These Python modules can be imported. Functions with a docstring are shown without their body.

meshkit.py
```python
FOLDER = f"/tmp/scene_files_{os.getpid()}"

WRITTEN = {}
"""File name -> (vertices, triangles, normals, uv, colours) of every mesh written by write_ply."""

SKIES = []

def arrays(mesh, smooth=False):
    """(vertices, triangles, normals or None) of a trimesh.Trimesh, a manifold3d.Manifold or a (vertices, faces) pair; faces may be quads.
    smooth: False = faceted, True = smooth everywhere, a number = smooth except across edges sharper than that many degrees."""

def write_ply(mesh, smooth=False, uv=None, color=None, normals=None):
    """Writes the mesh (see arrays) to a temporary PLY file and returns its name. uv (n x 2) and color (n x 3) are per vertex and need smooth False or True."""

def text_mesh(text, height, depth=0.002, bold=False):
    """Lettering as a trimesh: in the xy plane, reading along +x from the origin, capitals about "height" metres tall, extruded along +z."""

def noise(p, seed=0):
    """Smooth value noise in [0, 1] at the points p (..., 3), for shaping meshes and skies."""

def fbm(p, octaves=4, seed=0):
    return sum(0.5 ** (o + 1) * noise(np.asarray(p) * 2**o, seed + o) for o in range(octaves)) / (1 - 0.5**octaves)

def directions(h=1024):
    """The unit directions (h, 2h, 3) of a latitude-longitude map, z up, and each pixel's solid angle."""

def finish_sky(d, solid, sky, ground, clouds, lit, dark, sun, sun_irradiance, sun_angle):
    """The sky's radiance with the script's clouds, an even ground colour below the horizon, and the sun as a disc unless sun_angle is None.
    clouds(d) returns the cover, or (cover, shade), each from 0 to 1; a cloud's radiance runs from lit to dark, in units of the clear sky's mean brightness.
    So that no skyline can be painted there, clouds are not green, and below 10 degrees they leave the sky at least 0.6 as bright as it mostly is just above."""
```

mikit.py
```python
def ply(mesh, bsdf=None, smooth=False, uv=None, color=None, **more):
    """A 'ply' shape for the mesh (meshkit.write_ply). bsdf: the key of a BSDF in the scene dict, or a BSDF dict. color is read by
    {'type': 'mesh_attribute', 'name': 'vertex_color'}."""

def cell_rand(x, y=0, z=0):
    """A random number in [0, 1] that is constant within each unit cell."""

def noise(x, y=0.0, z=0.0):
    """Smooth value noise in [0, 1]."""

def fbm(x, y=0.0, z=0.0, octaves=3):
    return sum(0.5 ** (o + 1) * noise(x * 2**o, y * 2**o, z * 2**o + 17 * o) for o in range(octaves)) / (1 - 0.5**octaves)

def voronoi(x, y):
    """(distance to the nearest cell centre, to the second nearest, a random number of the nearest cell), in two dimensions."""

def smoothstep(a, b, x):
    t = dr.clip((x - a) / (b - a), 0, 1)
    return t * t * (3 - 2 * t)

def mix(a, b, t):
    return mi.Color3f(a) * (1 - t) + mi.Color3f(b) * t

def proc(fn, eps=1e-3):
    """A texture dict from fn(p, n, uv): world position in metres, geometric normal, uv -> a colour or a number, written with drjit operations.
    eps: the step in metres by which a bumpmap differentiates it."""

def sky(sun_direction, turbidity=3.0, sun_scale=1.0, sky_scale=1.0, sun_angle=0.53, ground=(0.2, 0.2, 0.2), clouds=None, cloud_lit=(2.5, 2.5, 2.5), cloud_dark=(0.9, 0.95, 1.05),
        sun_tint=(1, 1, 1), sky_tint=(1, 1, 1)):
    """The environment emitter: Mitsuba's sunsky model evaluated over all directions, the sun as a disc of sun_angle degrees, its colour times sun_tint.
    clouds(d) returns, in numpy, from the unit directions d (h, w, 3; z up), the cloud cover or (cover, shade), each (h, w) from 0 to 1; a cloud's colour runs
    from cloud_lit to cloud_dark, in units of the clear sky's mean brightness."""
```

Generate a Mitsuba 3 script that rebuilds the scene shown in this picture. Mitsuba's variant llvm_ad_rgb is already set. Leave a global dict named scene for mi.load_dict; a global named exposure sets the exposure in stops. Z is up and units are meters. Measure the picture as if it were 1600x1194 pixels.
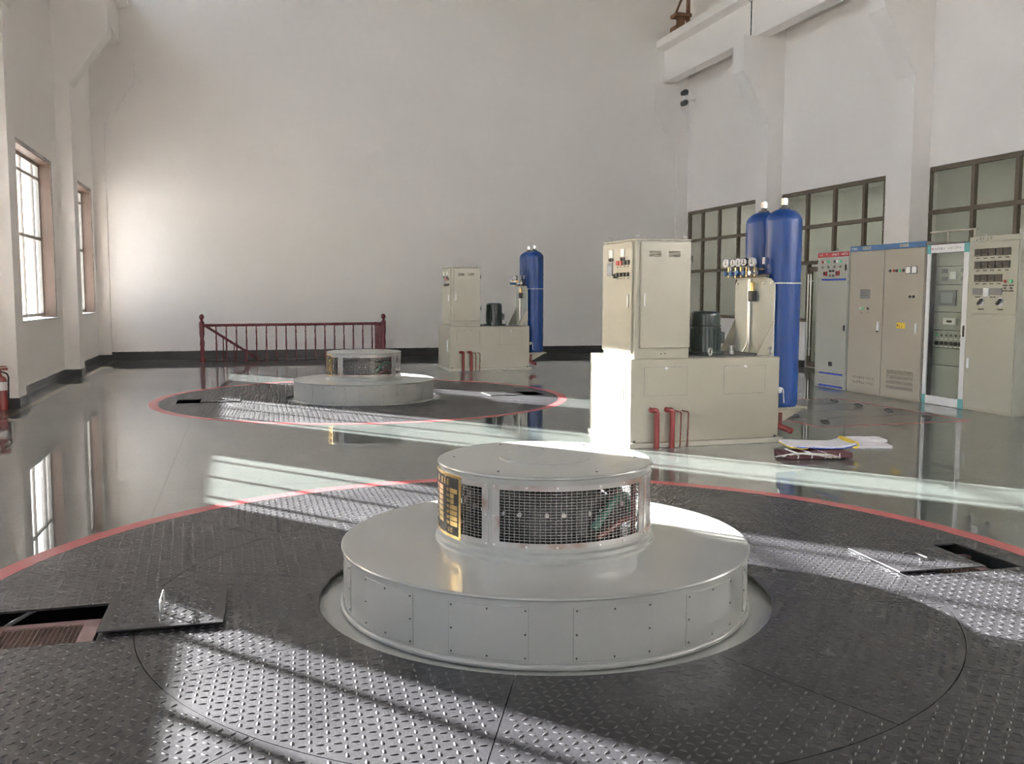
import math, random
import numpy as np, trimesh, drjit as dr
import mitsuba as mi, mikit, meshkit
from shapely.geometry import Polygon, box as sbox, Point
from shapely import affinity
T = mi.ScalarTransform4f
rng = random.Random(7)
scene, labels = {}, {}

# ---------------------------------------------------------------- camera, sky, sun, exposure
F_PX, YAW, PITCH, ROLL, EYE = 1473.3, math.radians(15.96), math.radians(5.26), 0.002, np.array([0, 0, 1.5])
_cy, _sy, _cp, _sp = math.cos(YAW), math.sin(YAW), math.cos(PITCH), math.sin(PITCH)
_f = np.array([_sy*_cp, _cy*_cp, -_sp]); _r = np.array([_cy, -_sy, 0]); _u = np.cross(_r, _f)
_up = _u*math.cos(ROLL) - _r*math.sin(ROLL)
scene['camera'] = {'type': 'perspective', 'fov': 2*math.degrees(math.atan(800/F_PX)), 'fov_axis': 'x', 'near_clip': 0.05, 'far_clip': 500.0,
                   'to_world': T().look_at(origin=EYE.tolist(), target=(EYE+_f).tolist(), up=_up.tolist())}
SUN_AZ, SUN_EL = math.radians(50.2), math.radians(14.15)
sun_dir = (-math.cos(SUN_AZ)*math.cos(SUN_EL), math.sin(SUN_AZ)*math.cos(SUN_EL), math.sin(SUN_EL))
scene['sky'] = mikit.sky(sun_dir, turbidity=3.0, sun_scale=32.0, sky_scale=5.4, ground=(0.42, 0.41, 0.39), sun_tint=(0.68, 1.0, 2.1), sky_tint=(1.14, 1.0, 1.0))
exposure = 3.12

# ---------------------------------------------------------------- materials
def M(name, color, rough=0.5, metallic=0.0, spec=0.5, two=False, **kw):
    c = color if isinstance(color, dict) else {'type': 'rgb', 'value': list(color)}
    b = {'type': 'principled', 'base_color': c, 'roughness': rough, 'metallic': metallic, 'specular': spec, **kw}
    scene[name] = {'type': 'twosided', 'bsdf': b} if two else b

def wall_tex(p, n, uv):
    a = mikit.fbm(p.x*0.55, p.y*0.55, p.z*0.35, 3)
    b = mikit.noise(p.x*9.0, p.y*9.0, p.z*2.0)
    k = 0.965 + 0.05*a + 0.012*b
    return mi.Color3f(0.79, 0.757, 0.722)*k
M('m_wall', mikit.proc(wall_tex), 0.75, spec=0.3)
def floor_tex(p, n, uv):
    big = mikit.fbm(p.x*0.8, p.y*0.8, 0.0, 3)
    sp = mikit.noise(p.x*70.0, p.y*70.0, 0.0)
    sp2 = mikit.noise(p.x*160.0+31.0, p.y*160.0, 0.0)
    k = 0.88 + 0.2*big + 0.14*(sp-0.5) + 0.12*(sp2-0.5)
    c = mi.Color3f(0.066, 0.075, 0.070)*k
    jx = dr.abs(p.x+0.62-dr.floor((p.x+0.62)/3.2+0.5)*3.2); jy = dr.abs(p.y-0.4-dr.floor((p.y-0.4)/3.6+0.5)*3.6)
    joint = dr.minimum(jx, jy) < 0.006
    c = dr.select(joint, c*0.72, c)
    strip = ((p.x > -2.83) & (p.x < -2.74)) | ((p.y > 22.58) & (p.y < 22.66) & (p.x > -2.83) & (p.x < 10.9)) | ((p.x > 10.9) & (p.x < 10.98))
    c = dr.select(strip, mi.Color3f(0.13, 0.12, 0.09)*k, c)
    return c
def floor_bump(p, n, uv):
    return mikit.fbm(p.x*1.7, p.y*1.7, 0.0, 2)
scene['m_floor'] = {'type': 'bumpmap', 'arbitrary': mikit.proc(floor_bump, 0.02), 'scale': 0.0004,
                    'bsdf': {'type': 'plastic', 'diffuse_reflectance': mikit.proc(floor_tex), 'int_ior': 1.8}}
def plate_tex(p, n, uv):
    a = mikit.fbm(p.x*1.9+5.0, p.y*1.9, 0.0, 4)
    b = mikit.noise(p.x*26.0, p.y*26.0, 0.0)
    return mi.Color3f(0.0120, 0.0116, 0.0132)*(0.72 + 0.62*a + 0.10*b)
def plate_rough(p, n, uv):
    return 0.28 + 0.16*mikit.fbm(p.x*2.3, p.y*2.3+9.0, 0.0, 3)
scene['m_plate'] = {'type': 'principled', 'base_color': mikit.proc(plate_tex), 'roughness': mikit.proc(plate_rough), 'metallic': 0.1, 'specular': 0.55}
M('m_tread', (0.055, 0.054, 0.058), 0.26, 0.55, 0.7)
M('m_red_line', (0.29, 0.048, 0.05), 0.28)
def mpaint_tex(p, n, uv):
    return mi.Color3f(0.305, 0.308, 0.292)*(0.95 + 0.08*mikit.fbm(p.x*3.0, p.y*3.0, p.z*3.0, 3))
M('m_machine', mikit.proc(mpaint_tex), 0.17, spec=0.5)
M('m_beige', (0.36, 0.335, 0.268), 0.26, spec=0.5)
M('m_beige2', (0.38, 0.35, 0.30), 0.36, spec=0.4)
M('m_beige3', (0.385, 0.385, 0.33), 0.36, spec=0.4)
M('m_grey', (0.38, 0.385, 0.355), 0.36, spec=0.4)
M('m_bracket', (0.47, 0.49, 0.45), 0.3, spec=0.4)
M('m_roof', (0.24, 0.24, 0.245), 0.7, spec=0.3)
M('m_plinth', (0.40, 0.38, 0.32), 0.35)
M('m_blue', (0.003, 0.035, 0.165), 0.36, spec=0.5)
M('m_cab_blue', (0.035, 0.13, 0.30), 0.35)
M('m_line_blue', (0.03, 0.07, 0.45), 0.4)
M('m_red', (0.17, 0.022, 0.02), 0.35)
M('m_thin_red', (0.11, 0.02, 0.016), 0.4)
M('m_railing', (0.10, 0.014, 0.018), 0.32)
M('m_black', (0.015, 0.015, 0.016), 0.4)
M('m_dark', (0.045, 0.045, 0.047), 0.45)
M('m_motor', (0.018, 0.030, 0.028), 0.22, spec=0.6)
M('m_baseboard', (0.022, 0.022, 0.022), 0.25)
M('m_seam', (0.13, 0.12, 0.10), 0.6)
M('m_edge', (0.21, 0.205, 0.19), 0.6)
M('m_steel', (0.62, 0.61, 0.60), 0.25, 0.9)
M('m_mesh', (0.40, 0.38, 0.37), 0.38, 0.75)
def meshframe_tex(p, n, uv):
    a = mikit.smoothstep(0.45, 0.75, mikit.fbm(p.x*11.0, p.y*11.0, p.z*11.0, 3))
    return mikit.mix((0.36, 0.35, 0.34), (0.27, 0.20, 0.17), a)
M('m_frame_steel', mikit.proc(meshframe_tex), 0.38, 0.5)
M('m_gold', (0.80, 0.60, 0.26), 0.24, 0.9)
M('m_white', (0.82, 0.82, 0.81), 0.4)
M('m_alu', (0.74, 0.76, 0.79), 0.35)
M('m_paper', (0.80, 0.77, 0.79), 0.8)
M('m_yellow', (0.72, 0.52, 0.05), 0.5)
M('m_lamp_red', (0.36, 0.03, 0.035), 0.3)
M('m_lamp_green', (0.08, 0.62, 0.30), 0.3)
M('m_teal', (0.10, 0.36, 0.38), 0.4)
M('m_screen', (0.28, 0.31, 0.34), 0.15)
M('m_screen_frame', (0.17, 0.18, 0.19), 0.4)
M('m_winframe', (0.095, 0.075, 0.05), 0.4)
M('m_jamb', (0.10, 0.060, 0.042), 0.45)
M('m_outframe', (0.20, 0.185, 0.165), 0.45)
M('m_sill', (0.62, 0.61, 0.59), 0.3)
M('m_brown', (0.15, 0.075, 0.04), 0.6)
M('m_pit', (0.05, 0.045, 0.045), 0.8)
M('m_pink', (0.26, 0.17, 0.16), 0.5)
M('m_grating', (0.10, 0.062, 0.05), 0.7)
M('m_green_hose', (0.03, 0.12, 0.09), 0.4)
M('m_copper', (0.06, 0.045, 0.04), 0.35, 0.6)
M('m_rope', (0.72, 0.70, 0.66), 0.8)
M('m_tile_in', (0.55, 0.57, 0.53), 0.4)
M('m_room', (0.64, 0.635, 0.59), 0.8)
M('m_slab', (0.040, 0.040, 0.040), 0.12)
M('m_cloth', (0.08, 0.03, 0.035), 0.8)
M('m_cover_blue', (0.04, 0.09, 0.42), 0.4)
scene['m_glass'] = {'type': 'thindielectric', 'int_ior': 1.5}
scene['m_glass_tint'] = {'type': 'thindielectric', 'int_ior': 1.52, 'specular_transmittance': {'type': 'rgb', 'value': [0.80, 0.845, 0.79]}}

# ---------------------------------------------------------------- mesh helpers
def box(x0, x1, y0, y1, z0, z1, b=0.0):
    if b <= 0:
        m = trimesh.creation.box((abs(x1-x0), abs(y1-y0), abs(z1-z0)))
        m.apply_translation(((x0+x1)/2, (y0+y1)/2, (z0+z1)/2)); return m
    x0, x1 = min(x0, x1), max(x0, x1); y0, y1 = min(y0, y1), max(y0, y1); z0, z1 = min(z0, z1), max(z0, z1)
    pts = []
    for sx in (0, 1):
        for sy in (0, 1):
            for sz in (0, 1):
                X, Y, Z = (x0, x1)[sx], (y0, y1)[sy], (z0, z1)[sz]
                dx, dy, dz = (b, -b)[sx], (b, -b)[sy], (b, -b)[sz]
                pts += [(X+dx, Y+dy, Z), (X+dx, Y, Z+dz), (X, Y+dy, Z+dz)]
    return trimesh.convex.convex_hull(np.array(pts))
def cat(ms): return trimesh.util.concatenate(ms)
def mv(m, x=0, y=0, z=0): m = m.copy(); m.apply_translation((x, y, z)); return m
def rotz(m, deg, at=(0, 0, 0)): m = m.copy(); m.apply_transform(trimesh.transformations.rotation_matrix(math.radians(deg), (0, 0, 1), at)); return m
def rot(m, deg, ax, at=(0, 0, 0)): m = m.copy(); m.apply_transform(trimesh.transformations.rotation_matrix(math.radians(deg), ax, at)); return m
def lathe(prof, n=48, x=0, y=0, z=0):
    m = trimesh.creation.revolve(np.array(prof, float), sections=n)
    m.apply_translation((x, y, z)); return m
def cyl(p0, p1, r, n=12):
    return trimesh.creation.cylinder(radius=r, segment=[p0, p1], sections=n)
def tube(pts, r, n=10, closed=False):
    P = np.array(pts, float); N = len(P)
    tan = np.gradient(P, axis=0) if not closed else np.roll(P, -1, 0)-np.roll(P, 1, 0)
    tan /= np.linalg.norm(tan, axis=1, keepdims=True)
    ref = np.array([0, 0, 1.0]) if abs(tan[0, 2]) < 0.9 else np.array([1.0, 0, 0])
    u = np.cross(tan[0], ref); u /= np.linalg.norm(u); V = []
    for i in range(N):
        u = u - tan[i]*np.dot(u, tan[i]); u /= np.linalg.norm(u); w = np.cross(tan[i], u)
        a = np.arange(n)*2*np.pi/n
        V.append(P[i] + r*(np.cos(a)[:, None]*u + np.sin(a)[:, None]*w))
    V = np.vstack(V); Fc = []
    K = N if closed else N-1
    for i in range(K):
        j = (i+1) % N
        for k in range(n):
            a, b, c, d = i*n+k, i*n+(k+1) % n, j*n+(k+1) % n, j*n+k
            Fc += [[a, b, c], [a, c, d]]
    if not closed:
        V = np.vstack([V, P[0], P[-1]]); s, e = len(V)-2, len(V)-1
        for k in range(n):
            Fc.append([s, (k+1) % n, k]); Fc.append([e, (N-1)*n+k, (N-1)*n+(k+1) % n])
    m = trimesh.Trimesh(V, Fc, process=False)
    return m
def bend(pts, r, k=5):
    """polyline with rounded corners"""
    P = [np.array(p, float) for p in pts]; out = [P[0]]
    for i in range(1, len(P)-1):
        a = P[i]+(P[i-1]-P[i])/np.linalg.norm(P[i-1]-P[i])*r; b = P[i]+(P[i+1]-P[i])/np.linalg.norm(P[i+1]-P[i])*r
        for t in np.linspace(0, 1, k): out.append((1-t)**2*a+2*t*(1-t)*P[i]+t*t*b)
    return out+[P[-1]]
def torus(R, r, x=0, y=0, z=0, n=32, k=8):
    a = np.arange(n)*2*np.pi/n
    return mv(tube(np.stack([R*np.cos(a), R*np.sin(a), 0*a], 1), r, k, True), x, y, z)
def sector(cx, cy, r0, r1, a0, a1, z0, z1, step=3.0):
    n = max(2, int(abs(a1-a0)/step)+1); a = np.radians(np.linspace(a0, a1, n)); c, s = np.cos(a), np.sin(a)
    V = np.vstack([np.stack([cx+r*c, cy+r*s, 0*a+z], 1) for r, z in ((r0, z0), (r1, z0), (r1, z1), (r0, z1))]); Fc = []
    for i in range(n-1):
        for q in range(4):
            A, B = q*n+i, ((q+1) % 4)*n+i
            Fc += [[A, B, B+1], [A, B+1, A+1]]
    Fc += [[0, 3*n, 2*n], [0, 2*n, n], [n-1, 2*n-1, 3*n-1], [n-1, 3*n-1, 4*n-1]]
    m = trimesh.Trimesh(V, np.array(Fc)[:, ::-1], process=False)
    return m
def ex_xy(poly, z0, z1):
    ms = [mv(trimesh.creation.extrude_polygon(g, z1-z0, engine='earcut'), z=z0) for g in getattr(poly, 'geoms', [poly]) if g.area > 1e-6]
    return cat(ms)
def ex_yz(poly, x0, x1):
    m = ex_xy(poly, 0, x1-x0); v = m.vertices.copy(); m.vertices = np.stack([x0+v[:, 2], v[:, 0], v[:, 1]], 1); return m
def ex_xz(poly, y0, y1):
    m = ex_xy(poly, 0, y1-y0); v = m.vertices.copy(); m.vertices = np.stack([v[:, 0], y1-v[:, 2], v[:, 1]], 1); return m
def on_mx(m, X, y, z):
    v = m.vertices.copy(); m = m.copy(); m.vertices = np.stack([X-v[:, 2], y-v[:, 0], z+v[:, 1]], 1); return m
def on_my(m, x, Y, z):
    v = m.vertices.copy(); m = m.copy(); m.vertices = np.stack([x+v[:, 0], Y-v[:, 2], z+v[:, 1]], 1); return m

# ---------------------------------------------------------------- scene helpers
def numbered(key):
    if key not in scene and key not in labels and not any(k.startswith(key+'__') for k in scene): return key
    i = 1
    while True:
        k = f'{key}_{i:03d}'
        if k not in scene and k not in labels and not any(q.startswith(k+'__') for q in scene): return k
        i += 1
def thing(name, label, category, group=None):
    k = numbered(name); labels[k] = {'label': label, 'category': category}
    if group: labels[k]['group'] = group
    return k
def part(parent, name, mesh, mat, smooth=False, label=None, kind=None, **kw):
    k = numbered(parent+'__'+name); scene[k] = mikit.ply(mesh, mat, smooth, **kw)
    if label or kind:
        labels[k] = {}
        if label: labels[k]['label'] = label
        if kind: labels[k]['kind'] = kind
    return k
def solo(name, mesh, mat, label, category, group=None, smooth=False):
    k = thing(name, label, category, group); scene[k] = mikit.ply(mesh, mat, smooth); return k
def struct(name, mesh, mat, smooth=False, label=None):
    scene[name] = mikit.ply(mesh, mat, smooth); labels[name] = {'kind': 'structure'}
    if label: labels[name]['label'] = label
    return name

def glyph(seed, h):
    """one small square character of upright, level and slanting strokes"""
    r = random.Random(seed); t = h*0.11; ms = []
    for v in sorted(r.sample([0.05, 0.3, 0.52, 0.75, 0.95], 3)):
        ms.append(box(h*r.choice([0, .1, .2]), h*r.choice([.8, .9, 1]), h*v-t/2, h*v+t/2, 0, 0.0006))
    for u in sorted(r.sample([0.1, 0.35, 0.5, 0.7, 0.9], 2)):
        ms.append(box(h*u-t/2, h*u+t/2, h*r.choice([0, .1, .3]), h*r.choice([.7, .9, 1]), 0, 0.0006))
    return cat(ms)
def glyphs(n, h, pitch, seed=0): return cat([mv(glyph(seed+i, h), x=i*pitch) for i in range(n)])

# ---------------------------------------------------------------- the hall
XL, XR, YB, YF, ZC = -3.12, 11.41, 23.1, -8.0, 11.0
C1, C2 = (1.465, 4.518), (1.711, 13.895)
R_PIT, R_RED = 2.857, 2.98
HATCH3 = (6.35, 8.38, 9.36, 11.95)
STAIR = (-0.78, 3.12, 22.06, 22.56)
fl = sbox(XL-0.4, YF, XR+4.2, YB+0.1)
for c in (C1, C2): fl = fl.difference(Point(*c).buffer(R_PIT, 64))
fl = fl.difference(sbox(HATCH3[0], HATCH3[2], HATCH3[1], HATCH3[3])).difference(sbox(STAIR[0], STAIR[2], STAIR[1], STAIR[3]))
struct('floor', ex_xy(fl, -0.25, 0.0), 'm_floor', label='polished grey green terrazzo floor')
for c in (C1, C2):
    part('floor', 'painted_ring', sector(*c, R_PIT, R_RED, 0, 360, 0.0, 0.0012, 2.0), 'm_red_line', label='red painted ring around the plates')
    part('floor', 'pit_lining', lathe([(R_PIT+0.02, -0.26), (R_PIT-0.02, -0.26), (R_PIT-0.02, -1.1), (0.02, -1.1), (0.02, -1.2), (R_PIT+0.02, -1.2), (R_PIT+0.02, -0.26)], 64, *c), 'm_pit')
hx0, hx1, hy0, hy1 = HATCH3
for q in ((hx0-.045, hx1+.045, hy0-.045, hy0), (hx0-.045, hx1+.045, hy1, hy1+.045), (hx0-.045, hx0, hy0, hy1), (hx1, hx1+.045, hy0, hy1)):
    part('floor', 'painted_line', box(*q, 0.0, 0.0012), 'm_red_line', label='red line around the floor hatch')
part('floor', 'stairwell', cat([box(STAIR[0], STAIR[1], STAIR[3], STAIR[3]+.05, -2, -0.25), box(STAIR[0], STAIR[1], STAIR[2]-.05, STAIR[2], -2, -0.25), box(STAIR[0]-.05, STAIR[0], STAIR[2], STAIR[3], -2, -0.25), box(STAIR[1], STAIR[1]+.05, STAIR[2], STAIR[3], -2, -0.25), box(STAIR[0], STAIR[1], STAIR[2], STAIR[3], -2.1, -2.0)]), 'm_pit')
for i in range(9):
    part('floor', 'stair_step', box(STAIR[0]+0.27*i, STAIR[0]+0.27*i+0.3, STAIR[2], STAIR[3], -0.17*(i+1)-0.05, -0.17*(i+1)), 'm_slab')

# left wall with its tall windows and the row of windows above the crane rail
WIN_L = [(20.70, 22.55), (15.30, 18.05), (10.45, 13.02), (5.83, 8.40), (1.21, 3.78), (-3.41, -0.76)]
ZS, ZT = 1.11, 3.73
PIL_L = [23.05, 18.70, 13.69, 9.30, 4.68, 0.06, -4.56]
UP_L = [(a-.3, b+.3) for a, b in WIN_L]
UP_Z = (8.6, 10.6)
wl = sbox(YF, -0.2, YB+0.3, ZC+0.2)
for a, b in WIN_L: wl = wl.difference(sbox(a, ZS, b, ZT))
for a, b in UP_L: wl = wl.difference(sbox(a, UP_Z[0], b, UP_Z[1]))
struct('wall_left', ex_yz(wl, XL-0.36, XL), 'm_wall', label='white left wall with tall windows')
def pillar_poly(x0, xc, xe, s):
    return Polygon([(x0, 0), (xc, 0), (xc, 5.24), (xe, 6.20), (xe, 6.98), (xc, 6.98), (xc, ZC), (x0, ZC)])
for y in PIL_L:
    d = 0.46 if y < 22.7 else YB-y+0.05
    part('wall_left', 'pillar', ex_xz(pillar_poly(XL-0.05, -2.855, -2.185, 1), y, y+d), 'm_wall')
def window(n, x, y0, y1, z0, z1, vs, hs, fw, mat, pane, depth=0.06, lbl=None):
    """a glazed window in the plane x: outer frame, bars and one pane in each light"""
    k = f'window_{n}'; labels[k] = {'kind': 'structure'}
    if lbl: labels[k]['label'] = lbl
    a, b = x-depth/2, x+depth/2
    part(k, 'frame', cat([box(a, b, y0, y0+fw, z0, z1), box(a, b, y1-fw, y1, z0, z1), box(a, b, y0+fw, y1-fw, z0, z0+fw), box(a, b, y0+fw, y1-fw, z1-fw, z1)]), mat)
    for v in vs: part(k, 'mullion', box(a+.005, b-.005, v-fw/2, v+fw/2, z0+fw, z1-fw), mat)
    ys = [y0+fw]+[q for v in vs for q in (v-fw/2, v+fw/2)]+[y1-fw]
    zs = [z0+fw]+[q for h in hs for q in (h-fw/2, h+fw/2)]+[z1-fw]
    for h in hs: part(k, 'transom', box(a, b, y0+fw, y1-fw, h-fw/2, h+fw/2), mat)
    for i in range(0, len(ys), 2):
        for j in range(0, len(zs), 2):
            ya, yb, za, zb = ys[i], ys[i+1], zs[j], zs[j+1]
            m = trimesh.Trimesh([(x, ya, za), (x, yb, za), (x, yb, zb), (x, ya, zb)], [[0, 1, 2], [0, 2, 3]], process=False)
            part(k, 'pane', m, pane)
    return k
wn = 0
for (a, b) in WIN_L:
    wn += 1
    k = window(wn, XL-0.20, a+.02, b-.02, ZS+.02, ZT-.02, [a+0.5+(b-a-1.0)*q for q in (0, .5, 1)], [2.44, 3.45], 0.05, 'm_outframe', 'm_glass', 0.045, lbl='tall window with a deep brown reveal')
    x0, x1 = XL-0.235, XL+0.004
    part(k, 'reveal', cat([box(x0, x1, a, a+.018, ZS, ZT), box(x0, x1, b-.018, b, ZS, ZT), box(x0, x1, a, b, ZT-.018, ZT)]), 'm_jamb')
    part(k, 'casing', cat([box(XL, XL+.014, a-.05, a+.005, ZS, ZT+.05), box(XL, XL+.014, b-.005, b+.05, ZS, ZT+.05), box(XL, XL+.014, a-.05, b+.05, ZT-.005, ZT+.05)]), 'm_outframe')
    part(k, 'sill', box(x0, XL+.04, a-.06, b+.06, ZS-.035, ZS, .005), 'm_sill')
for (a, b) in UP_L:
    wn += 1
    window(wn, XL-0.2, a, b, *UP_Z, [a+(b-a)*q for q in (.333, .667)], [], 0.07, 'm_outframe', 'm_glass')

# back and front wall, ceiling
struct('wall_back', box(XL-0.4, XR+4.2, YB, YB+0.3, -0.2, ZC+0.2), 'm_wall', label='white end wall')
wf = sbox(XL-0.4, -0.2, XR+4.2, ZC+0.2)
struct('wall_front', ex_xz(wf, YF-0.3, YF), 'm_roof')
struct('ceiling', box(XL-0.4, XR+4.2, YF, YB+0.1, ZC, ZC+0.2), 'm_roof')
# right wall with the glazed front of the control room
wr = sbox(YF, -0.2, YB+0.3, ZC+0.2)
G_R = [(18.98, 23.02), (15.0, 18.60), (9.35, 13.93), (4.9, 9.2)]
for a, b in G_R: wr = wr.difference(sbox(a, 0.95, b, 3.70))
DOOR = (15.75, 17.42)
wr = wr.difference(sbox(DOOR[0], 0.0, DOOR[1], 0.96))
struct('wall_right', ex_yz(wr, XR, XR+0.24), 'm_wall', label='white right wall above the glazed control room')
PIL_R = [18.50, 13.86, 9.24, 4.62, 0.0, -4.62, 22.86]
for y in PIL_R:
    d = 0.46 if y < 22.7 else YB-y+0.05
    if y > 22.7: pp = Polygon([(XR+.05, 0), (11.08, 0), (11.08, 5.2), (10.46, 6.2), (10.46, 6.98), (11.08, 6.98), (11.08, ZC), (XR+.05, ZC)]); y = YB-0.03; d = 0.06
    else: pp = Polygon([(XR+.05, 0), (11.05, 0), (11.05, 5.22), (10.41, 6.30), (10.41, 7.03), (11.05, 7.03), (11.05, ZC), (XR+.05, ZC)])
    part('wall_right', 'pillar', ex_xz(pp, y, y+d), 'm_wall')
for i, (a, b) in enumerate(G_R):
    wn += 1
    vs = [[20.42, 21.36, 22.24, 19.52], [15.85, 16.62, 17.52], [10.2, 11.05, 11.95, 12.86], [5.9, 7.0, 8.1]][i]
    if i == 1:
        k = window(wn, XR+0.06, a, b, 2.15, 3.70, [15.66, 16.60, 17.55], [2.93], 0.075, 'm_winframe', 'm_glass_tint', 0.08, 'glazed control room front beside the door')
        for (p, q) in ((a, DOOR[0]), (DOOR[1], b)):
            yy = [p, q]
            part(k, 'frame', cat([box(XR+.02, XR+.10, p, p+.07, .95, 2.15), box(XR+.02, XR+.10, q-.07, q, .95, 2.15), box(XR+.02, XR+.10, p, q, .95, 1.02)]), 'm_winframe')
            part(k, 'pane', trimesh.Trimesh([(XR+.06, p, 1), (XR+.06, q, 1), (XR+.06, q, 2.16), (XR+.06, p, 2.16)], [[0, 1, 2], [0, 2, 3]], process=False), 'm_glass_tint')
    else:
        window(wn, XR+0.06, a, b, .95, 3.70, sorted(vs), [2.13, 2.93], 0.075, 'm_winframe', 'm_glass_tint', 0.08, 'glazed control room front with bronze bars')
labels['door_1'] = {'kind': 'structure', 'label': 'bronze framed glass door of the control room'}
for (p, q) in ((DOOR[0]+.02, 16.57), (16.60, DOOR[1]-.02)):
    part('door_1', 'leaf', cat([box(XR+.03, XR+.08, p, p+.09, .02, 2.1), box(XR+.03, XR+.08, q-.09, q, .02, 2.1), box(XR+.03, XR+.08, p, q, .02, .12), box(XR+.03, XR+.08, p, q, 2.0, 2.1)]), 'm_winframe')
    part('door_1', 'pane', trimesh.Trimesh([(XR+.055, p, .1), (XR+.055, q, .1), (XR+.055, q, 2.02), (XR+.055, p, 2.02)], [[0, 1, 2], [0, 2, 3]], process=False), 'm_glass_tint')
for y in (17.22, 17.32):
    part('door_1', 'handle', cat([cyl((XR-.03, y, .25), (XR-.03, y, 1.95), .017), cyl((XR-.03, y, .4), (XR+.04, y, .4), .01), cyl((XR-.03, y, 1.8), (XR+.04, y, 1.8), .01)]), 'm_steel', 40)
# control room behind the glass
struct('wall_control_room', cat([box(XR+3.2, XR+3.4, YF, YB, -0.1, 4.2), box(XR+.24, XR+3.2, 3.0, 3.15, 0, 4.2), box(XR+.24, XR+3.2, 14.25, 14.37, 0, 4.2)]), 'm_room')
struct('ceiling_control_room', box(XR+.24, XR+3.4, YF, YB, 4.1, 4.25), 'm_room')
for i, y in enumerate((6.0, 9.5, 12.5, 16.2, 19.2, 21.8)):
    k = thing('ceiling_lamp', f'white strip lamp on the control room ceiling, {("nearest the camera", "second nearest the camera", "third nearest the camera", "third from the end wall", "second from the end wall", "nearest the end wall")[i]}', 'lamp', 'strip lamps of the control room')
    part(k, 'housing', box(XR+1.7, XR+1.95, y-.65, y+.65, 4.04, 4.1), 'm_white')
    part(k, 'tube', box(XR+1.75, XR+1.9, y-.6, y+.6, 4.015, 4.035), 'm_white')
    scene[k+'__tube']['emitter'] = {'type': 'area', 'radiance': {'type': 'rgb', 'value': [2.1, 2.05, 1.85]}}

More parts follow.
